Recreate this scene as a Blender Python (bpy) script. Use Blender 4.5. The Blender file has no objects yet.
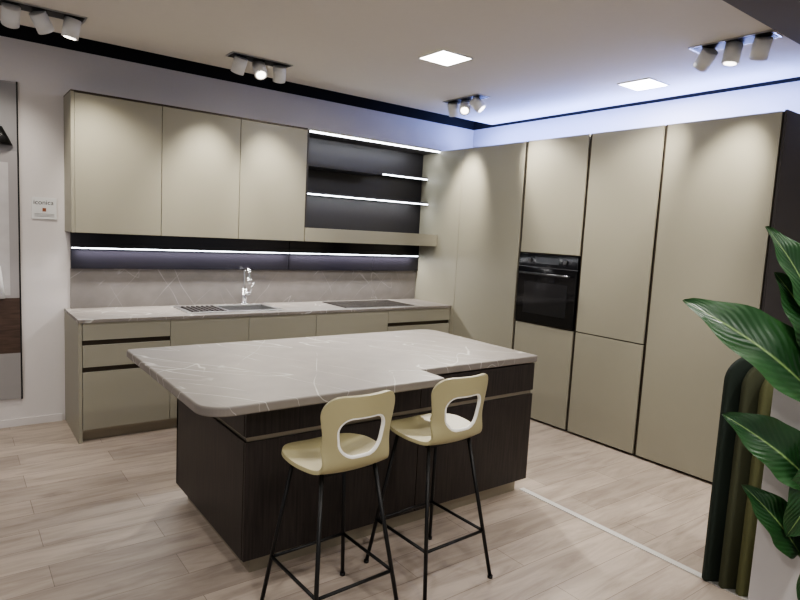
import bpy, bmesh, math, random
from mathutils import Vector, Matrix
random.seed(3)
S=bpy.context.scene
S.view_settings.view_transform='AgX'
try: S.view_settings.look='AgX - Medium High Contrast'
except Exception: pass
# ---------------------------------------------------------------- materials
def M(name,col,rough=.5,metal=0,emit=None,es=0,bump=0,bscale=200,var=0):
    m=bpy.data.materials.new(name); m.use_nodes=True; nt=m.node_tree; b=nt.nodes['Principled BSDF']
    b.inputs['Base Color'].default_value=col; b.inputs['Roughness'].default_value=rough; b.inputs['Metallic'].default_value=metal
    if emit: b.inputs['Emission Color'].default_value=emit; b.inputs['Emission Strength'].default_value=es
    if bump or var:
        tc=nt.nodes.new('ShaderNodeTexCoord'); n=nt.nodes.new('ShaderNodeTexNoise'); n.inputs['Scale'].default_value=bscale
        nt.links.new(tc.outputs['Object'],n.inputs['Vector'])
        if bump:
            bp=nt.nodes.new('ShaderNodeBump'); bp.inputs['Strength'].default_value=bump; bp.inputs['Distance'].default_value=.001
            nt.links.new(n.outputs['Fac'],bp.inputs['Height']); nt.links.new(bp.outputs['Normal'],b.inputs['Normal'])
        if var:
            r=nt.nodes.new('ShaderNodeValToRGB'); c=col
            r.color_ramp.elements[0].color=(c[0]*(1-var),c[1]*(1-var),c[2]*(1-var),1); r.color_ramp.elements[1].color=(c[0]*(1+var),c[1]*(1+var),c[2]*(1+var),1)
            nt.links.new(n.outputs['Fac'],r.inputs['Fac']); nt.links.new(r.outputs['Color'],b.inputs['Base Color'])
    return m
wall_m=M('wall_paint',(.67,.635,.62,1),.9,bump=.1,var=.02,bscale=60)
ceil_m=M('ceiling_paint',(.67,.635,.585,1),.95,bump=.05,var=.015,bscale=20)
black_m=M('black_void',(.008,.008,.012,1),.9,bump=.05)
soffit_m=M('soffit_grey',(.13,.12,.12,1),.8,bump=.05)
lac_m=M('greige_lacquer',(.305,.288,.226,1),.42,bump=.08,bscale=900)
bronze_m=M('bronze_profile',(.075,.06,.045,1),.4,.6,bump=.03)
darkcar_m=M('dark_carcass',(.03,.025,.024,1),.5,bump=.03)
char_m=M('charcoal_panel',(.018,.016,.018,1),.45,bump=.05,var=.1,bscale=30)
gloss_m=M('dark_glass',(.014,.013,.018,1),.15,bump=.0)
blk_m=M('black_glass',(.006,.006,.007,1),.08)
ovenin_m=M('oven_window',(.016,.016,.018,1),.10)
steel_m=M('brushed_steel',(.55,.55,.55,1),.3,1,bump=.05)
dsteel_m=M('dark_steel',(.16,.16,.17,1),.3,1)
chrome_m=M('chrome',(.75,.75,.76,1),.12,1)
blackmetal_m=M('black_steel',(.012,.012,.012,1),.4,.3)
led_m=M('led_strip',(1,1,1,1),.5,emit=(.88,.94,1,1),es=10)
panel_m=M('led_panel',(1,1,1,1),.5,emit=(1,.98,.95,1),es=16)
white_m=M('white_plastic',(.7,.7,.69,1),.4,bump=.02)
lens_m=M('lamp_lens',(1,1,1,1),.3,emit=(1,.93,.8,1),es=6)
shell_m=M('stool_shell',(.38,.34,.195,1),.45,bump=.05,bscale=600)
rim_m=M('stool_rim',(.82,.81,.75,1),.4)
plinth_m=M('plinth_champagne',(.30,.27,.21,1),.35,.5)
def nodes(m): return m.node_tree, m.node_tree.nodes, m.node_tree.links
def floor_mat():
    m=M('oak_planks',(.6,.5,.4,1),.42); nt,N,L=nodes(m); b=N['Principled BSDF']
    tc=N.new('ShaderNodeTexCoord'); br=N.new('ShaderNodeTexBrick')
    br.inputs['Scale'].default_value=1; br.inputs['Brick Width'].default_value=1.35; br.inputs['Row Height'].default_value=.19
    br.inputs['Mortar Size'].default_value=.0015; br.inputs['Mortar Smooth'].default_value=.3; br.offset=.37
    br.inputs['Color1'].default_value=(.475,.405,.345,1); br.inputs['Color2'].default_value=(.36,.305,.26,1); br.inputs['Mortar'].default_value=(.19,.155,.13,1)
    L.new(tc.outputs['Object'],br.inputs['Vector'])
    mp=N.new('ShaderNodeMapping'); mp.inputs['Scale'].default_value=(1.2,8,1); L.new(tc.outputs['Object'],mp.inputs['Vector'])
    n=N.new('ShaderNodeTexNoise'); n.inputs['Scale'].default_value=1.6; n.inputs['Detail'].default_value=8; n.inputs['Roughness'].default_value=.65; n.inputs['Distortion'].default_value=.8
    L.new(mp.outputs['Vector'],n.inputs['Vector'])
    r=N.new('ShaderNodeValToRGB'); r.color_ramp.elements[0].position=.30; r.color_ramp.elements[0].color=(.64,.61,.59,1); r.color_ramp.elements[1].position=.6; r.color_ramp.elements[1].color=(1.06,1.05,1.04,1)
    L.new(n.outputs['Fac'],r.inputs['Fac'])
    mx=N.new('ShaderNodeMixRGB'); mx.blend_type='MULTIPLY'; mx.inputs['Fac'].default_value=.9
    L.new(br.outputs['Color'],mx.inputs[1]); L.new(r.outputs['Color'],mx.inputs[2]); L.new(mx.outputs['Color'],b.inputs['Base Color'])
    bp=N.new('ShaderNodeBump'); bp.inputs['Strength'].default_value=.15; bp.inputs['Distance'].default_value=.002; L.new(n.outputs['Fac'],bp.inputs['Height']); L.new(bp.outputs['Normal'],b.inputs['Normal'])
    return m
floor_m=floor_mat()
def stone_mat(name,base,vein,layers,strength=1):
    m=M(name,base,.45); nt,N,L=nodes(m); b=N['Principled BSDF']
    tc=N.new('ShaderNodeTexCoord'); total=None
    for (rot,sc,scale,wid,lo) in layers:
        mp=N.new('ShaderNodeMapping'); mp.inputs['Rotation'].default_value=rot; L.new(tc.outputs['Object'],mp.inputs['Vector'])
        mp2=N.new('ShaderNodeMapping'); mp2.inputs['Scale'].default_value=sc; mp2.inputs['Location'].default_value=(wid*900,scale,0); L.new(mp.outputs['Vector'],mp2.inputs['Vector'])
        n=N.new('ShaderNodeTexNoise'); n.inputs['Scale'].default_value=scale; n.inputs['Detail'].default_value=3; n.inputs['Roughness'].default_value=.35; n.inputs['Distortion'].default_value=0; L.new(mp2.outputs['Vector'],n.inputs['Vector'])
        a=N.new('ShaderNodeMath'); a.operation='SUBTRACT'; a.inputs[1].default_value=.5; L.new(n.outputs['Fac'],a.inputs[0])
        c=N.new('ShaderNodeMath'); c.operation='ABSOLUTE'; L.new(a.outputs[0],c.inputs[0])
        r=N.new('ShaderNodeMapRange'); r.inputs['From Min'].default_value=0; r.inputs['From Max'].default_value=wid; r.inputs['To Min'].default_value=1; r.inputs['To Max'].default_value=0; L.new(c.outputs[0],r.inputs['Value'])
        n1=N.new('ShaderNodeTexNoise'); n1.inputs['Scale'].default_value=2.0+scale*.5; L.new(tc.outputs['Object'],n1.inputs['Vector'])
        r1=N.new('ShaderNodeMapRange'); r1.inputs['From Min'].default_value=lo; r1.inputs['From Max'].default_value=lo+.14; L.new(n1.outputs['Fac'],r1.inputs['Value'])
        mu=N.new('ShaderNodeMath'); mu.operation='MULTIPLY'; L.new(r.outputs[0],mu.inputs[0]); L.new(r1.outputs[0],mu.inputs[1])
        if total is None: total=mu
        else:
            mxx=N.new('ShaderNodeMath'); mxx.operation='MAXIMUM'; L.new(total.outputs[0],mxx.inputs[0]); L.new(mu.outputs[0],mxx.inputs[1]); total=mxx
    st=N.new('ShaderNodeMath'); st.operation='MULTIPLY'; st.inputs[1].default_value=strength; L.new(total.outputs[0],st.inputs[0])
    n2=N.new('ShaderNodeTexNoise'); n2.inputs['Scale'].default_value=7; n2.inputs['Detail'].default_value=8; L.new(tc.outputs['Object'],n2.inputs['Vector'])
    r2=N.new('ShaderNodeValToRGB'); r2.color_ramp.elements[0].position=.3; r2.color_ramp.elements[0].color=tuple(c*.9 for c in base[:3])+(1,); r2.color_ramp.elements[1].position=.7; r2.color_ramp.elements[1].color=tuple(c*1.08 for c in base[:3])+(1,)
    L.new(n2.outputs['Fac'],r2.inputs['Fac'])
    mx=N.new('ShaderNodeMixRGB'); L.new(st.outputs[0],mx.inputs['Fac']); L.new(r2.outputs['Color'],mx.inputs[1]); mx.inputs[2].default_value=vein
    L.new(mx.outputs['Color'],b.inputs['Base Color']); return m
stone_m=stone_mat('veined_stone',(.215,.192,.17,1),(.70,.68,.64,1),[((0,0,-.75),(1.5,.28,1),2.0,.0042,.34),((0,0,-.45),(1.7,.3,1),2.6,.0032,.38),((0,0,.5),(1.5,.3,1),1.8,.0032,.43)],.62)
stonewall_m=stone_mat('veined_stone_splash',(.235,.215,.20,1),(.55,.53,.51,1),[((0,-.8,0),(2.2,1,.3),2.2,.0036,.38),((0,.5,0),(1.8,1,.4),1.9,.0036,.44)],.45)
def wood_mat(name,c1,c2,sc,rough=.42):
    m=M(name,c1,rough); nt,N,L=nodes(m); b=N['Principled BSDF']
    tc=N.new('ShaderNodeTexCoord'); mp=N.new('ShaderNodeMapping'); mp.inputs['Scale'].default_value=sc; L.new(tc.outputs['Object'],mp.inputs['Vector'])
    n=N.new('ShaderNodeTexNoise'); n.inputs['Scale'].default_value=4; n.inputs['Detail'].default_value=8; n.inputs['Distortion'].default_value=.4; L.new(mp.outputs['Vector'],n.inputs['Vector'])
    r=N.new('ShaderNodeValToRGB'); r.color_ramp.elements[0].position=.35; r.color_ramp.elements[0].color=c1; r.color_ramp.elements[1].position=.7; r.color_ramp.elements[1].color=c2
    L.new(n.outputs['Fac'],r.inputs['Fac']); L.new(r.outputs['Color'],b.inputs['Base Color'])
    bp=N.new('ShaderNodeBump'); bp.inputs['Strength'].default_value=.2; bp.inputs['Distance'].default_value=.001; L.new(n.outputs['Fac'],bp.inputs['Height']); L.new(bp.outputs['Normal'],b.inputs['Normal'])
    return m
wood_m=wood_mat('dark_oak',(.014,.0105,.0095,1),(.034,.026,.0225,1),(22,22,1.2))
woodp_m=wood_mat('poster_wood',(.05,.03,.022,1),(.09,.055,.04,1),(2,2,20))
# ---------------------------------------------------------------- helpers
def E(name,loc=(0,0,0)):
    o=bpy.data.objects.new(name,None); o.location=loc; o.empty_display_size=.1; S.collection.objects.link(o); return o
def link(o,parent=None):
    S.collection.objects.link(o)
    if parent is not None:
        o.parent=parent; o.matrix_parent_inverse=Matrix.Translation(parent.location).inverted()
    return o
def smooth(me):
    for p in me.polygons: p.use_smooth=True
def box(name,x0,x1,y0,y1,z0,z1,mat,parent=None,bev=0.0):
    me=bpy.data.meshes.new(name); bm=bmesh.new()
    cx,cy,cz=(x0+x1)/2,(y0+y1)/2,(z0+z1)/2
    bmesh.ops.create_cube(bm,size=1,matrix=Matrix.Diagonal((abs(x1-x0),abs(y1-y0),abs(z1-z0),1)))
    if bev: bmesh.ops.bevel(bm,geom=bm.edges[:],offset=bev,segments=2,affect='EDGES',profile=.5)
    bm.to_mesh(me); bm.free(); me.materials.append(mat)
    o=bpy.data.objects.new(name,me); o.location=(cx,cy,cz); return link(o,parent)
def cyl(name,p0,p1,r,mat,parent=None,r2=None,seg=24,cap=True):
    p0=Vector(p0);p1=Vector(p1);d=p1-p0
    me=bpy.data.meshes.new(name); bm=bmesh.new()
    bmesh.ops.create_cone(bm,cap_ends=cap,segments=seg,radius1=r,radius2=r if r2 is None else r2,depth=d.length)
    bm.to_mesh(me);bm.free();me.materials.append(mat)
    for p in me.polygons: p.use_smooth=len(p.vertices)==4
    o=bpy.data.objects.new(name,me);o.location=(p0+p1)/2;o.rotation_mode='QUATERNION';o.rotation_quaternion=d.to_track_quat('Z','Y');return link(o,parent)
def tube(name,pts,r,mat,parent=None,cyclic=False,smoothc=True):
    cu=bpy.data.curves.new(name,'CURVE');cu.dimensions='3D';cu.bevel_depth=r;cu.bevel_resolution=4;cu.use_fill_caps=True
    if smoothc:
        sp=cu.splines.new('NURBS');sp.order_u=3;sp.use_endpoint_u=True
    else: sp=cu.splines.new('POLY')
    sp.points.add(len(pts)-1)
    for q,p in zip(sp.points,pts): q.co=(*p,1)
    sp.use_cyclic_u=cyclic; cu.materials.append(mat)
    o=bpy.data.objects.new(name,cu);return link(o,parent)
def slab(name,pts,z0,z1,mat,parent=None,bev=.004,seg=2):
    me=bpy.data.meshes.new(name);bm=bmesh.new()
    vs=[bm.verts.new((x,y,z0)) for x,y in pts]; f=bm.faces.new(vs)
    r=bmesh.ops.extrude_face_region(bm,geom=[f]); bmesh.ops.translate(bm,vec=(0,0,z1-z0),verts=[v for v in r['geom'] if isinstance(v,bmesh.types.BMVert)])
    bmesh.ops.recalc_face_normals(bm,faces=bm.faces)
    bm.to_mesh(me);bm.free();me.materials.append(mat)
    o=bpy.data.objects.new(name,me);link(o,parent)
    if bev:
        b=o.modifiers.new('b','BEVEL');b.width=bev;b.segments=seg;b.limit_method='ANGLE';b.angle_limit=math.radians(50)
    return o
def arc(cx,cy,r,a0,a1,n=12):
    return [(cx+r*math.cos(math.radians(a0+(a1-a0)*i/n)),cy+r*math.sin(math.radians(a0+(a1-a0)*i/n))) for i in range(n+1)]
def aim(o,target):
    d=Vector(target)-o.location; o.rotation_mode='QUATERNION'; o.rotation_quaternion=d.to_track_quat('-Z','Y')
def spot(name,loc,target,W,angle=60,blend=.8,col=(1,.94,.84),size=.04,parent=None):
    l=bpy.data.lights.new(name,'SPOT');l.energy=W;l.spot_size=math.radians(angle);l.spot_blend=blend;l.color=col;l.shadow_soft_size=size
    o=bpy.data.objects.new(name,l);o.location=loc;aim(o,target);return link(o,parent)
def area(name,loc,target,W,sx,sy,col=(1,.95,.88),parent=None):
    l=bpy.data.lights.new(name,'AREA');l.shape='RECTANGLE';l.size=sx;l.size_y=sy;l.energy=W;l.color=col
    o=bpy.data.objects.new(name,l);o.location=loc
    if target is not None: aim(o,target)
    return link(o,parent)

YB=5.08; XR=4.74; ZC=2.75; XT=4.017
# ---------------------------------------------------------------- room
box('floor',-3.2,4.84,-2.0,5.18,-.1,0,floor_m)
box('wall_back',-3.2,4.84,YB,YB+.1,0,2.745,wall_m)
box('wall_right',XR,XR+.1,-2.0,YB,0,2.745,wall_m)
box('trim_1',-3.2,4.84,YB,YB+.1,2.745,3.05,black_m)
box('trim_2',XR,XR+.1,-2.0,YB,2.745,3.05,black_m)
box('ceiling',-3.2,4.65,-2.0,4.71,ZC,ZC+.12,ceil_m)
box('trim_3',-3.2,4.84,-2.0,5.18,3.05,3.1,black_m)
box('baseboard_back',-3.2,.66,YB-.012,YB,0,.055,wall_m)
box('trim_4',-3.2,4.65,.95,1.43,2.66,ZC-.001,soffit_m)
box('trim_5',2.82,2.86,-1.9,2.40,0,.004,M('threshold_strip',(.7,.69,.66,1),.35,.2))

# ---------------------------------------------------------------- base cabinets
YF=4.477
bc=E('base_cabinet',(2.3,4.8,0))
box('carcass_l',.705,1.40,YF+.03,YB-.005,.085,.835,darkcar_m,bc)
box('carcass_m',1.40,2.28,YF+.03,YB-.005,.085,.68,darkcar_m,bc)
box('carcass_r',2.28,4.0,YF+.03,YB-.005,.085,.835,darkcar_m,bc)
box('side_panel',.68,.703,YF,YB-.005,0,.838,lac_m,bc)
box('plinth',.705,4.0,YF+.055,YF+.07,0,.085,plinth_m,bc)
def front(par,n,x0,x1,z0,z1,y=YF): box(n,x0+.0015,x1-.0015,y,y+.022,z0,z1,lac_m,par,.0015)
i=0
for (a,b) in [(.705,1.285),(3.25,4.012)]:
    for (z0,z1) in [(.09,.495),(.53,.682),(.717,.838)]:
        i+=1; front(bc,'drawer_%d'%i,a,b,z0,z1)
    for z in (.495,.682):
        i+=1; box('handle_groove_%d'%i,a,b,YF+.022,YF+.03,z,z+.035,bronze_m,bc)
for k,(a,b) in enumerate([(1.285,1.89),(1.89,2.495),(2.495,3.25)]):
    front(bc,'door_%d'%k,a,b,.09,.838)
box('front_plinth',.705,4.0,YF+.01,YF+.03,.07,.09,plinth_m,bc)
ct=E('countertop',(2.3,4.8,.85))
sx0,sx1,sy0,sy1=1.47,2.2,4.6,4.95
box('slab_front',.68,XT-.002,YF-.01,sy0,.84,.862,stone_m,ct)
box('slab_back',.68,XT-.002,sy1,YB-.002,.84,.862,stone_m,ct)
box('slab_left',.68,sx0,sy0,sy1,.84,.862,stone_m,ct)
box('slab_right',sx1,XT-.002,sy0,sy1,.84,.862,stone_m,ct)
sk=E('kitchen_sink',(1.83,4.78,.862))
xb=1.78
box('rim_front',sx0-.03,sx1+.03,sy0-.025,sy0+.01,.863,.869,steel_m,sk,.002)
box('rim_back',sx0-.03,sx1+.03,sy1-.01,sy1+.02,.863,.869,steel_m,sk,.002)
box('rim_left',sx0-.03,sx0+.008,sy0,sy1,.863,.869,steel_m,sk)
box('rim_right',sx1-.008,sx1+.03,sy0,sy1,.863,.869,steel_m,sk)
box('divider',xb-.02,xb,sy0,sy1,.75,.868,steel_m,sk)
box('basin_bottom',xb,sx1-.002,sy0+.002,sy1-.002,.705,.71,steel_m,sk)
box('basin_w1',xb,sx1-.002,sy0+.002,sy0+.006,.71,.864,steel_m,sk)
box('basin_w2',xb,sx1-.002,sy1-.006,sy1-.002,.71,.864,steel_m,sk)
box('basin_w3',sx1-.006,sx1-.002,sy0+.002,sy1-.002,.71,.864,steel_m,sk)
cyl('drain',(1.99,4.78,.711),(1.99,4.78,.716),.04,chrome_m,sk)
box('drainer_tray',sx0+.002,xb-.02,sy0+.002,sy1-.002,.845,.85,steel_m,sk)
for k in range(7):
    x=sx0+.03+k*.04
    box('drainer_slat_%d'%k,x,x+.018,sy0+.01,sy1-.01,.85,.872,darkcar_m,sk)
fc=E('kitchen_faucet',(2.06,5.0,.862))
fx,fy=2.06,5.0
cyl('base_ring',(fx,fy,.8625),(fx,fy,.875),.028,chrome_m,fc)
cyl('body',(fx,fy,.87),(fx,fy,1.0),.021,chrome_m,fc)
tube('spout',[(fx,fy,.99),(fx,fy,1.10),(fx,fy,1.17),(fx-.01,fy-.05,1.185),(fx-.02,fy-.13,1.18),(fx-.025,fy-.16,1.16),(fx-.025,fy-.165,1.10)],.012,chrome_m,fc)
cyl('nozzle',(fx-.025,fy-.165,1.06),(fx-.025,fy-.165,1.11),.016,chrome_m,fc)
cyl('lever_hub',(fx,fy,.955),(fx+.05,fy-.01,.96),.015,chrome_m,fc)
cyl('lever',(fx+.045,fy-.01,.96),(fx+.075,fy-.03,1.06),.007,chrome_m,fc)
hb=E('induction_cooktop',(3.2,4.75,.862))
box('glass',2.83,3.6,4.54,4.98,.863,.868,blk_m,hb,.001)
box('edge_trim',2.826,3.604,4.534,4.54,.863,.867,steel_m,hb)
for k,(x,y,r) in enumerate([(3.02,4.66,.09),(3.02,4.87,.07),(3.4,4.66,.07),(3.4,4.87,.09)]):
    tube('zone_%d'%k,[(x+r*math.cos(t*math.pi/16),y+r*math.sin(t*math.pi/16),.868) for t in range(32)],.0008,darkcar_m,hb,True,False)
box('backsplash',.72,XT-.003,YB-.014,YB-.001,.863,1.17,stonewall_m)
lp=E('backsplash_light_panel',(2.3,5.04,1.3))
box('panel_a',.72,2.492,YB-.045,YB-.015,1.165,1.439,gloss_m,lp)
box('panel_b',2.498,XT-.003,YB-.045,YB-.015,1.165,1.439,gloss_m,lp)
for nm,a,b in (('a',.725,2.485),('b',2.505,XT-.03)):
    box('rail_top_'+nm,a,b,YB-.075,YB-.045,1.325,1.335,darkcar_m,lp)
    box('led_'+nm,a,b,YB-.07,YB-.048,1.317,1.3249,led_m,lp)
area('led_light_a',(1.6,YB-.08,1.31),(1.6,YB-.13,0.8),12,1.7,.02,(1,.97,.95),lp)
area('led_light_b',(3.2,YB-.08,1.31),(3.2,YB-.13,0.8),10,1.4,.02,(1,.97,.95),lp)
YW=4.764
wc=E('wall_cabinet',(1.6,4.9,1.9))
box('carcass',.71,2.49,YW+.022,YB-.002,1.44,2.40,darkcar_m,wc)
box('side_panel',.687,.708,YW,YB-.002,1.44,2.402,lac_m,wc)
for k,(a,b) in enumerate([(.71,1.289),(1.293,1.899),(1.903,2.50)]):
    box('door_%d'%k,a,b,YW,YW+.02,1.44,2.398,lac_m,wc,.0015)
box('top_panel',.687,2.50,YW,YB-.002,2.402,2.412,bronze_m,wc)
sh=E('open_shelf_unit',(3.2,4.9,1.9))
box('back_panel',2.505,XT-.003,YB-.03,YB-.002,1.56,2.40,char_m,sh)
box('side_l',2.502,2.52,YW+.002,YB-.03,1.56,2.40,darkcar_m,sh)
box('top_panel',2.502,XT-.003,YW,YB-.002,2.40,2.412,lac_m,sh)
box('top_box',2.52,XT-.003,YW+.03,YB-.03,2.385,2.40,darkcar_m,sh)
box('led_top',2.52,XT-.01,YW+.006,YW+.024,2.386,2.398,led_m,sh)
box('shelf_upper_front',2.52,3.33,YW+.03,YB-.03,2.10,2.125,char_m,sh)
box('shelf_upper_back',3.33,XT-.01,YB-.13,YB-.03,2.115,2.14,char_m,sh)
box('led_upper',3.34,XT-.02,YB-.145,YB-.131,2.117,2.127,led_m,sh)
box('shelf_lower',2.52,XT-.01,YB-.16,YB-.03,1.86,1.885,char_m,sh)
box('led_lower',2.53,XT-.02,YB-.175,YB-.161,1.86,1.87,led_m,sh)
box('ledge_box',2.502,XT-.003,YW-.015,YB-.046,1.44,1.56,lac_m,sh,.002)
area('led_top_light',(3.25,YW+.02,2.37),(3.25,YB,1.9),3.5,1.4,.02,(.93,.96,1),sh)
area('led_mid_light',(3.25,YB-.17,1.85),(3.25,YB-.1,1.6),3.5,1.4,.02,(.93,.96,1),sh)

# ---------------------------------------------------------------- tall cabinets
def tall(y0,y1,splits,name='tall_cabinet'):
    t=E(name,(4.3,(y0+y1)/2,0))
    box('carcass',XT+.024,4.62,y0+.002,y1-.002,0.03,2.40,bronze_m,t)
    box('plinth',XT+.05,4.6,y0+.004,y1-.004,0,.03,bronze_m,t)
    for k,(z0,z1) in enumerate(splits):
        box('door_%d'%k,XT,XT+.022,y0+.014,y1-.014,z0,z1,lac_m,t,.0015)
    box('edge_profile',XT+.004,XT+.024,y1-.012,y1-.002,.03,2.40,bronze_m,t)
    return t
tc=tall(3.62,YB-.004,[])
for nm,a,b in (('door_a',3.634,4.428),('door_b',4.432,YB-.006)):
    box(nm,XT,XT+.022,a,b,.022,2.40,lac_m,tc,.0015)
t2=tall(2.975,3.62,[(.02,.835),(1.45,2.40)])
t3=tall(2.36,2.975,[(.02,.836),(.845,2.40)])
t4=tall(1.61,2.36,[(.02,2.40)])
box('end_panel',XT-.004,4.63,1.595,1.61,0,2.405,darkcar_m,t4)
ov=E('built_in_oven',(4.1,3.3,1.15))
oy0,oy1=2.99,3.606
box('body',XT+.005,XT+.0235,oy0,oy1,.845,1.44,blk_m,ov)
box('control_panel',XT-.006,XT+.005,oy0,oy1,1.335,1.438,blk_m,ov,.002)
box('display',XT-.007,XT-.0061,3.18,3.42,1.36,1.415,M('oven_display',(.03,.032,.038,1),.15),ov)
box('panel_line',XT-.008,XT+.004,oy0,oy1,1.327,1.333,dsteel_m,ov)
box('door',XT-.012,XT+.004,oy0,oy1,.85,1.325,blk_m,ov,.003)
box('window',XT-.0135,XT-.0121,oy0+.08,oy1-.08,.93,1.2,ovenin_m,ov)
cyl('handle',(XT-.05,oy0+.05,1.275),(XT-.05,oy1-.05,1.275),.009,dsteel_m,ov)
for y in (oy0+.07,oy1-.07): cyl('handle_post_%d'%int(y*10),(XT-.05,y,1.275),(XT-.01,y,1.275),.006,dsteel_m,ov)
for y in (oy0+.12,oy1-.12): cyl('knob_%d'%int(y*10),(XT-.02,y,1.387),(XT-.006,y,1.387),.018,dsteel_m,ov)
cv=E('cove_light',(4.5,3.3,2.41))
box('strip',4.55,4.6,1.7,5.0,2.402,2.415,M('blue_led',(1,1,1,1),.5,emit=(.3,.42,1,1),es=3),cv)
ca=area('cove_area',(4.50,3.3,2.425),None,50,.06,3.2,(.28,.38,1),cv)
ca.rotation_euler=(math.pi,0,0)

# ---------------------------------------------------------------- island
isl=E('kitchen_island',(1.9,2.8,0))
ix0,ix1,iy0,iy1=.995,2.832,2.362,3.33
box('plinth',ix0+.05,ix1-.05,iy0+.045,iy1-.05,0,.10,plinth_m,isl)
box('core',ix0+.02,ix1-.02,iy0+.022,iy1-.02,.10,.82,darkcar_m,isl)
box('groove_front',ix0+.01,ix1-.01,iy0+.014,iy0+.022,.62,.66,plinth_m,isl)
box('groove_left',ix0+.012,ix0+.02,iy0+.03,iy1-.03,.62,.66,plinth_m,isl)
xs=[ix0,1.95,ix1]
for k in range(2):
    box('drawer_low_%d'%k,xs[k]+.0015,xs[k+1]-.0015,iy0,iy0+.02,.085,.624,wood_m,isl,.0015)
    box('drawer_up_%d'%k,xs[k]+.0015,xs[k+1]-.0015,iy0,iy0+.02,.648,.812,wood_m,isl,.0015)
box('side_left_low',ix0,ix0+.018,iy0+.02,iy1,.085,.624,wood_m,isl)
box('side_left_up',ix0,ix0+.018,iy0+.02,iy1,.648,.80,wood_m,isl)
box('side_right',ix1-.018,ix1,iy0+.02,iy1,.085,.815,wood_m,isl)
box('back',ix0,ix1,iy1-.02,iy1,.085,.815,wood_m,isl)
tx0,tx1,ty0,ty1,tn=.74,2.84,2.15,3.39,1.93
pts=arc(tx0+.11,ty0+.11,.11,180,270)+arc(tn-.02,ty0+.02,.02,270,360,4)+[(tn,2.345)]+arc(tx1-.015,2.345+.015,.015,270,360,4)+arc(tx1-.11,ty1-.11,.11,0,90)+arc(tx0+.03,ty1-.03,.03,90,180,5)
slab('worktop',pts,.822,.862,stone_m,isl,.008,4)

# ---------------------------------------------------------------- stools
def sdrr(u,s,cu,cs,hw,hh,r):
    qx=abs(u-cu)-hw+r; qy=abs(s-cs)-hh+r
    return math.hypot(max(qx,0),max(qy,0))+min(max(qx,qy),0)-r
def smin(a,b,k):
    h=max(k-abs(a-b),0)/k; return min(a,b)-h*h*k*.25
HC,HW,HH,HR=.478,.100,.080,.062
def hw_at(s): return HW+.14*(s-HC)
def sdf(u,s):
    seat=sdrr(u,s,0,.18,.20,.18,.17)
    back=sdrr(u,s,0,.47,.132+.17*max(0,s-.38),.172,.085)
    neck=sdrr(u,s,0,.36,.132,.1,.03)
    outer=smin(smin(seat,back,.06),neck,.06)
    hole=sdrr(u,s,0,HC,hw_at(s),HH,HR)
    return max(outer,-hole)
yy,zz=.20,0.0; PR=[]
for k in range(701):
    s=k*.001; PR.append((yy,zz))
    t=min(max((s-.27)/.14,0),1); th=math.radians(-4+ (82+4)*(t*t*(3-2*t)))
    if s<.06: th=math.radians(12-16*s/.06)
    yy-=math.cos(th)*.001; zz+=math.sin(th)*.001
def pmap(u,s):
    s=min(max(s,0),.699); k=int(s*1000); y,z=PR[k]
    f=min(max((s-.30)/.16,0),1); f=f*f*(3-2*f); y+=f*1.9*u*u
    z+=(1-f)*.5*u*u
    return (u,y,z)
def shell_mesh():
    h=.0075; bm=bmesh.new(); V={}
    nu=int(.22/h)+1; ns=int(.66/h)+2
    keep=lambda i,j: sdf(i*h,j*h)<h*.55
    faces=[]
    for i in range(-nu,nu):
        for j in range(0,ns):
            q=[(i,j),(i+1,j),(i+1,j+1),(i,j+1)]
            if all(keep(*c) for c in q): faces.append(q)
    cnt={}
    for q in faces:
        for c in range(4):
            e=tuple(sorted((q[c],q[(c+1)%4]))); cnt[e]=cnt.get(e,0)+1
    bd=set()
    for e,n in cnt.items():
        if n==1: bd.update(e)
    def P(c):
        u,s=c[0]*h,c[1]*h
        if c in bd:
            for _ in range(4):
                d=sdf(u,s);e=.0005
                gx=(sdf(u+e,s)-sdf(u-e,s))/(2*e);gy=(sdf(u,s+e)-sdf(u,s-e))/(2*e);g=gx*gx+gy*gy
                if g<1e-6:break
                u-=d*gx/g;s-=d*gy/g
        return pmap(u,s)
    for q in faces:
        vs=[]
        for c in q:
            if c not in V: V[c]=bm.verts.new(P(c))
            vs.append(V[c])
        bm.faces.new(vs)
    bmesh.ops.recalc_face_normals(bm,faces=bm.faces)
    me=bpy.data.meshes.new('seat_shell');bm.to_mesh(me);bm.free();me.materials.append(shell_m);smooth(me);return me
SM=shell_mesh()
def hole_pts():
    out=[]
    for k in range(72):
        a=k*2*math.pi/72; lo,hi=0,.2
        for _ in range(24):
            m=(lo+hi)/2; u=m*math.cos(a); s=HC+m*math.sin(a)
            if sdrr(u,s,0,HC,hw_at(s),HH,HR)<0: lo=m
            else: hi=m
        out.append((lo*math.cos(a),HC+lo*math.sin(a)))
    return out
HP=hole_pts()
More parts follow.
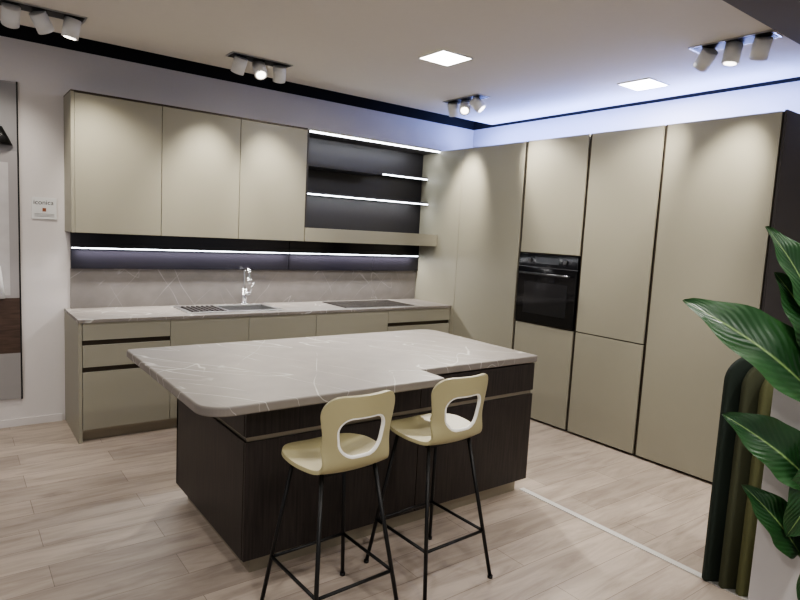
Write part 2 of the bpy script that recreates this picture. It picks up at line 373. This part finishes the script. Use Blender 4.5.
def stool(x,y,rot):
    st=E('bar_stool',(x,y,0)); ZS=.668
    def put(o): o.parent=st; o.matrix_parent_inverse=Matrix(); return o
    o=bpy.data.objects.new('seat_shell',SM);o.location=(0,0,ZS);S.collection.objects.link(o);put(o)
    md=o.modifiers.new('s','SOLIDIFY');md.thickness=.015;md.offset=0
    bv=o.modifiers.new('b','BEVEL');bv.width=.004;bv.segments=2;bv.limit_method='ANGLE';bv.angle_limit=math.radians(50)
    rp=[]
    for (u,s) in HP:
        p=pmap(u,s);rp.append((p[0],p[1],p[2]+ZS))
    put(tube('hole_rim',rp,.0078,rim_m,None,True,False))
    top=[(-.12,-.09),(.12,-.09),(.12,.12),(-.12,.12)];ft=[(-.20,-.21),(.20,-.21),(.20,.21),(-.20,.21)]
    zt=ZS-.016
    mid=[]
    for k in range(4):
        a=Vector((*top[k],zt));b=Vector((*ft[k],.004))
        put(cyl('leg_%d'%k,b,a,.0085,blackmetal_m)); put(cyl('foot_%d'%k,(ft[k][0],ft[k][1],0),(ft[k][0],ft[k][1],.012),.012,blackmetal_m))
        mid.append(b.lerp(a,.33))
    for k in range(4): put(cyl('footrest_%d'%k,mid[k],mid[(k+1)%4],.0068,blackmetal_m))
    put(box('mount_x',-.125,.125,-.095,-.07,zt-.014,zt+.002,blackmetal_m)); put(box('mount_x2',-.125,.125,.095,.12,zt-.014,zt+.002,blackmetal_m))
    put(box('mount_y',-.02,.02,-.09,.11,zt-.012,zt,blackmetal_m))
    st.rotation_euler=(0,0,rot); return st
stool(1.20,1.955,math.radians(2)); stool(1.75,2.0,math.radians(2))

# ---------------------------------------------------------------- ceiling fixtures
def ledpanel(x,y,s=.125,W=21):
    p=E('ceiling_light_panel',(x,y,ZC))
    box('diffuser',x-s,x+s,y-s,y+s,ZC-.006,ZC-.001,panel_m,p)
    for n,a in (('f1',(x-s-.008,x+s+.008,y-s-.008,y-s)),('f2',(x-s-.008,x+s+.008,y+s,y+s+.008)),('f3',(x-s-.008,x-s,y-s,y+s)),('f4',(x+s,x+s+.008,y-s,y+s))):
        box(n,*a,ZC-.008,ZC-.001,white_m,p)
    area('lamp',(x,y,ZC-.012),(x,y,0),W,.22,.22,(1,.97,.93),p)
for (x,y) in [(2.72,3.24),(4.165,2.66),(2.72,.2),(.9,.2),(-.9,.2),(-.9,3.2),(.7,-1.3),(2.7,-1.3)]: ledpanel(x,y)  # first pair in view; the rest unseen panels added for extra room light
def cluster(x,y,along,heads,W,ang=54):
    c=E('ceiling_spotlight',(x,y,ZC))
    L,w=.23,.07
    if along=='x': box('plate',x-L,x+L,y-w,y+w,ZC-.008,ZC-.001,steel_m,c); box('recess',x-L+.012,x+L-.012,y-w+.012,y+w-.012,ZC-.010,ZC-.008,blackmetal_m,c)
    else: box('plate',x-w,x+w,y-L,y+L,ZC-.008,ZC-.001,steel_m,c); box('recess',x-w+.012,x+w-.012,y-L+.012,y+L-.012,ZC-.010,ZC-.008,blackmetal_m,c)
    for k,t in enumerate(heads):
        o=(k-1)*.155; px,py=(x+o,y) if along=='x' else (x,y+o)
        p=Vector((px,py,ZC-.068)); d=(Vector(t)-p).normalized()
        cyl('arm_%d'%k,(px,py,ZC-.01),(px,py,ZC-.06),.007,white_m,c)
        cyl('head_%d'%k,p-d*.055,p+d*.055,.047,white_m,c)
        cyl('lens_%d'%k,p+d*.0551,p+d*.057,.034,lens_m,c)
        spot('lamp_%d'%k,p+d*.065,t,W[k],ang,1.0,parent=c)
cluster(.47,4.28,'x',[(.3,5.0,1.9),(1.0,4.76,1.8),(.2,4.6,0)],[28,90,65],60)
cluster(1.84,4.28,'x',[(1.6,4.76,1.8),(1.7,2.9,.86),(2.2,4.76,1.8)],[90,190,90],60)
cluster(3.65,4.04,'y',[(4.02,3.3,2.0),(2.3,2.8,.86),(4.02,4.35,1.9)],[120,240,130])
cluster(3.65,1.78,'y',[(4.02,1.95,1.9),(3.4,2.0,0),(4.02,2.62,1.95)],[100,140,110])

# ---------------------------------------------------------------- poster and sign
po=E('wall_poster',(-.3,5.06,1.3)); y0=YB-.02
box('board',-1.0,.40,y0,YB-.001,.21,2.45,M('poster_grey',(.34,.32,.32,1),.4,bump=.02,var=.1,bscale=3),po)
box('edge',.395,.405,y0-.002,YB-.001,.205,2.455,blackmetal_m,po)
box('print_ceiling',-1.0,.395,y0-.001,y0,1.98,2.44,M('poster_dark',(.27,.26,.265,1),.4,bump=.02),po)
box('print_curtain',-.2,.34,y0-.0015,y0,.97,1.9,M('poster_light',(.5,.48,.48,1),.4,bump=.02,var=.15,bscale=9),po)
box('print_sideboard',-1.0,.395,y0-.002,y0,.55,.95,woodp_m,po)
box('print_floor',-1.0,.395,y0-.001,y0,.215,.55,M('poster_floor',(.30,.285,.28,1),.4,bump=.02),po)
cyl('print_lamp',(.30,y0-.002,2.02),(.30,y0-.002,2.14),.07,blackmetal_m,po,r2=.01)
cyl('print_vase',(.28,y0-.003,.95),(.28,y0-.003,1.18),.03,white_m,po,r2=.005)
sg=E('wall_sign',(.55,5.07,1.6))
box('plate',.478,.635,YB-.012,YB-.001,1.52,1.675,white_m,sg,.001)
def text(body,x,z,size,mat,par,y):
    cu=bpy.data.curves.new('lettering','FONT');cu.body=body;cu.size=size;cu.extrude=.0005;cu.materials.append(mat)
    o=bpy.data.objects.new('lettering',cu);o.location=(x,y,z);o.rotation_euler=(math.pi/2,0,0);return link(o,par)
text('iconica',.488,1.625,.046,blackmetal_m,sg,YB-.0125)
box('code',.545,.568,YB-.013,YB-.012,1.575,1.60,M('sign_brown',(.25,.08,.03,1),.5),sg)
for k in range(3): box('line_%d'%k,.495,.62,YB-.013,YB-.012,1.556-.009*k,1.559-.009*k,M('sign_ink%d'%k,(.2,.2,.2,1),.5),sg)

# ---------------------------------------------------------------- arched screen
ar=E('arched_screen',(2.95,1.2,0))
vr=Vector((.80,-.60,0)); vf=Vector((.60,.80,0))
cols=[(.016,.026,.018,1),(.06,.066,.035,1),(.11,.115,.05,1),(.15,.155,.065,1)]
for k in range(4):
    me=bpy.data.meshes.new('arch_panel_%d'%k);bm=bmesh.new()
    w=.30;H=1.09-.012*k;r=.13
    out=[(0,0),(0,H-r)]+[(r-r*math.cos(t*math.pi/2/10),H-r+r*math.sin(t*math.pi/2/10)) for t in range(1,11)]+[(w-r+r*math.sin(t*math.pi/2/10),H-r+r*math.cos(t*math.pi/2/10)) for t in range(1,11)]+[(w,0)]
    o0=Vector((2.80,1.23,0))+vr*.05*k-vf*.055*k
    fr=[bm.verts.new(o0+vr*u+Vector((0,0,z))) for u,z in out]; f=bm.faces.new(fr)
    rr=bmesh.ops.extrude_face_region(bm,geom=[f]);bmesh.ops.translate(bm,vec=vf*.035,verts=[v for v in rr['geom'] if isinstance(v,bmesh.types.BMVert)])
    bmesh.ops.recalc_face_normals(bm,faces=bm.faces);bm.to_mesh(me);bm.free();me.materials.append(M('felt_%d'%k,cols[k],.85,bump=.4,bscale=300,var=.15))
    o=bpy.data.objects.new('arch_panel_%d'%k,me);link(o,ar);b=o.modifiers.new('b','BEVEL');b.width=.012;b.segments=4;b.limit_method='ANGLE';b.angle_limit=math.radians(40)

# ---------------------------------------------------------------- planter and plant
pl=E('potted_plant',(2.2,.45,0))
wp=M('planter_white',(.55,.53,.52,1),.5,bump=.05)
px0,px1,py0,py1,pz=1.90,2.55,.12,.706,1.17
box('planter_wall_l',px0,px0+.03,py0,py1,0,pz,wp,pl,.004);box('planter_wall_r',px1-.03,px1,py0,py1,0,pz,wp,pl,.004)
box('planter_wall_f',px0+.03,px1-.03,py0,py0+.03,0,pz,wp,pl);box('planter_wall_b',px0+.03,px1-.03,py1-.03,py1,0,pz,wp,pl)
box('soil',px0+.03,px1-.03,py0+.03,py1-.03,.2,pz-.05,M('soil',(.03,.02,.015,1),.95,bump=1,bscale=60,var=.4),pl)
def leaf_mat():
    m=M('leaf_green',(.02,.08,.02,1),.35);nt,N,L=nodes(m);b=N['Principled BSDF']
    uv=N.new('ShaderNodeTexCoord');sp=N.new('ShaderNodeSeparateXYZ');L.new(uv.outputs['UV'],sp.inputs[0])
    a=N.new('ShaderNodeMath');a.operation='SUBTRACT';a.inputs[1].default_value=.5;L.new(sp.outputs[0],a.inputs[0])
    c=N.new('ShaderNodeMath');c.operation='ABSOLUTE';L.new(a.outputs[0],c.inputs[0])
    r=N.new('ShaderNodeValToRGB');e=r.color_ramp.elements;e[0].position=.0;e[0].color=(.20,.30,.11,1);e[1].position=.03;e[1].color=(.014,.05,.016,1)
    x=e.new(.5);x.color=(.024,.08,.022,1);L.new(c.outputs[0],r.inputs['Fac'])
    m1=N.new('ShaderNodeMath');m1.operation='MULTIPLY_ADD';m1.inputs[1].default_value=-.7;L.new(c.outputs[0],m1.inputs[0]);L.new(sp.outputs[1],m1.inputs[2])
    m2=N.new('ShaderNodeMath');m2.operation='MULTIPLY';m2.inputs[1].default_value=80;L.new(m1.outputs[0],m2.inputs[0])
    m3=N.new('ShaderNodeMath');m3.operation='SINE';L.new(m2.outputs[0],m3.inputs[0])
    bp=N.new('ShaderNodeBump');bp.inputs['Strength'].default_value=.25;bp.inputs['Distance'].default_value=.003;L.new(m3.outputs[0],bp.inputs['Height']);L.new(bp.outputs['Normal'],b.inputs['Normal'])
    L.new(r.outputs['Color'],b.inputs['Base Color']);return m
leaf_m=leaf_mat(); stem_m=M('stem_green',(.04,.09,.025,1),.5,bump=.1)
def leaf(k,base,tip,w,nrm,bend=.04,wav=.006):
    base=Vector(base);tip=Vector(tip);d=(tip-base);Ln=d.length;d.normalize();n=Vector(nrm).normalized();side=d.cross(n).normalized();n=side.cross(d)
    me=bpy.data.meshes.new('leaf_%d'%k);bm=bmesh.new();uvl=bm.loops.layers.uv.new();NL,NW=26,8;G=[]
    for i in range(NL+1):
        t=i/NL; ww=w*.5*(math.sin(math.pi*t**.8)**.7)*(1-.2*t)+.0008
        row=[]
        for j in range(NW+1):
            q=j/NW*2-1
            p=base+d*(Ln*t)+n*(bend*math.sin(math.pi*t))+side*(ww*q)+n*(.28*ww*abs(q)**1.3+wav*math.sin(t*18+q*2)*abs(q))
            row.append((bm.verts.new(p),(j/NW,t)))
        G.append(row)
    for i in range(NL):
        for j in range(NW):
            c=[G[i][j],G[i][j+1],G[i+1][j+1],G[i+1][j]];f=bm.faces.new([a[0] for a in c]);f.smooth=True
            for l,a in zip(f.loops,c): l[uvl].uv=a[1]
    bm.to_mesh(me);bm.free();me.materials.append(leaf_m);o=bpy.data.objects.new('leaf_%d'%k,me);link(o,pl)
    root=Vector((2.2,.42,1.12)); midp=root.lerp(base,.6)+Vector((0,0,.22)) 
    pre=base-d*.08
    tube('petiole_%d'%k,[root,midp,pre,base+d*.01],.006,stem_m,pl)
C=(-.55,-.7,.55)
leaf(0,(1.88,.58,1.16),(1.583,.832,1.412),.21,(-.5,-.7,.6),.03)
leaf(1,(1.89,.58,.93),(1.69,.745,1.105),.17,C,.02)
leaf(2,(1.90,.62,1.37),(1.743,.712,1.62),.13,C,.02)
leaf(3,(1.88,.58,.72),(1.755,.70,.905),.13,C,.02)
leaf(4,(1.93,.60,1.27),(1.775,.69,1.50),.15,(-.6,-.6,.4),.02)
leaf(6,(1.90,.54,1.04),(1.82,.60,.78),.15,C,.02)
leaf(7,(1.92,.50,.90),(1.85,.56,.60),.14,C,.02)
leaf(20,(1.93,.52,1.10),(1.80,.62,1.36),.15,C,.02)
for k in range(8,20):
    a=random.uniform(-2.2,1.6);r=random.uniform(.1,.2);b=Vector((2.22+r*math.cos(a),.40+r*math.sin(a),random.uniform(1.3,1.6)))
    t=b+Vector((math.cos(a)*.25,math.sin(a)*.22,random.uniform(.02,.25)))
    leaf(k,b,t,.14,(math.cos(a)*-.3,math.sin(a)*-.3,.9),.03)

# ---------------------------------------------------------------- world + camera
w=bpy.data.worlds.new('world');S.world=w;w.use_nodes=True
bg=w.node_tree.nodes['Background'];bg.inputs[0].default_value=(.95,.95,1,1);bg.inputs[1].default_value=.42
yaw,p,r,f=math.radians(37.015),math.radians(6.286),math.radians(3.007),600.9
R0=Vector((math.cos(yaw),-math.sin(yaw),0));F=Vector((math.sin(yaw)*math.cos(p),math.cos(yaw)*math.cos(p),-math.sin(p)));U0=R0.cross(F)
R=R0*math.cos(r)+U0*math.sin(r);U=U0*math.cos(r)-R0*math.sin(r)
cam=bpy.data.cameras.new('camera');co=bpy.data.objects.new('camera',cam);S.collection.objects.link(co)
mt=Matrix((R,U,-F)).transposed().to_4x4();mt.translation=Vector((0,0,1.55));co.matrix_world=mt
cam.sensor_width=36;cam.lens=f/800*36;cam.clip_start=.05
S.camera=co
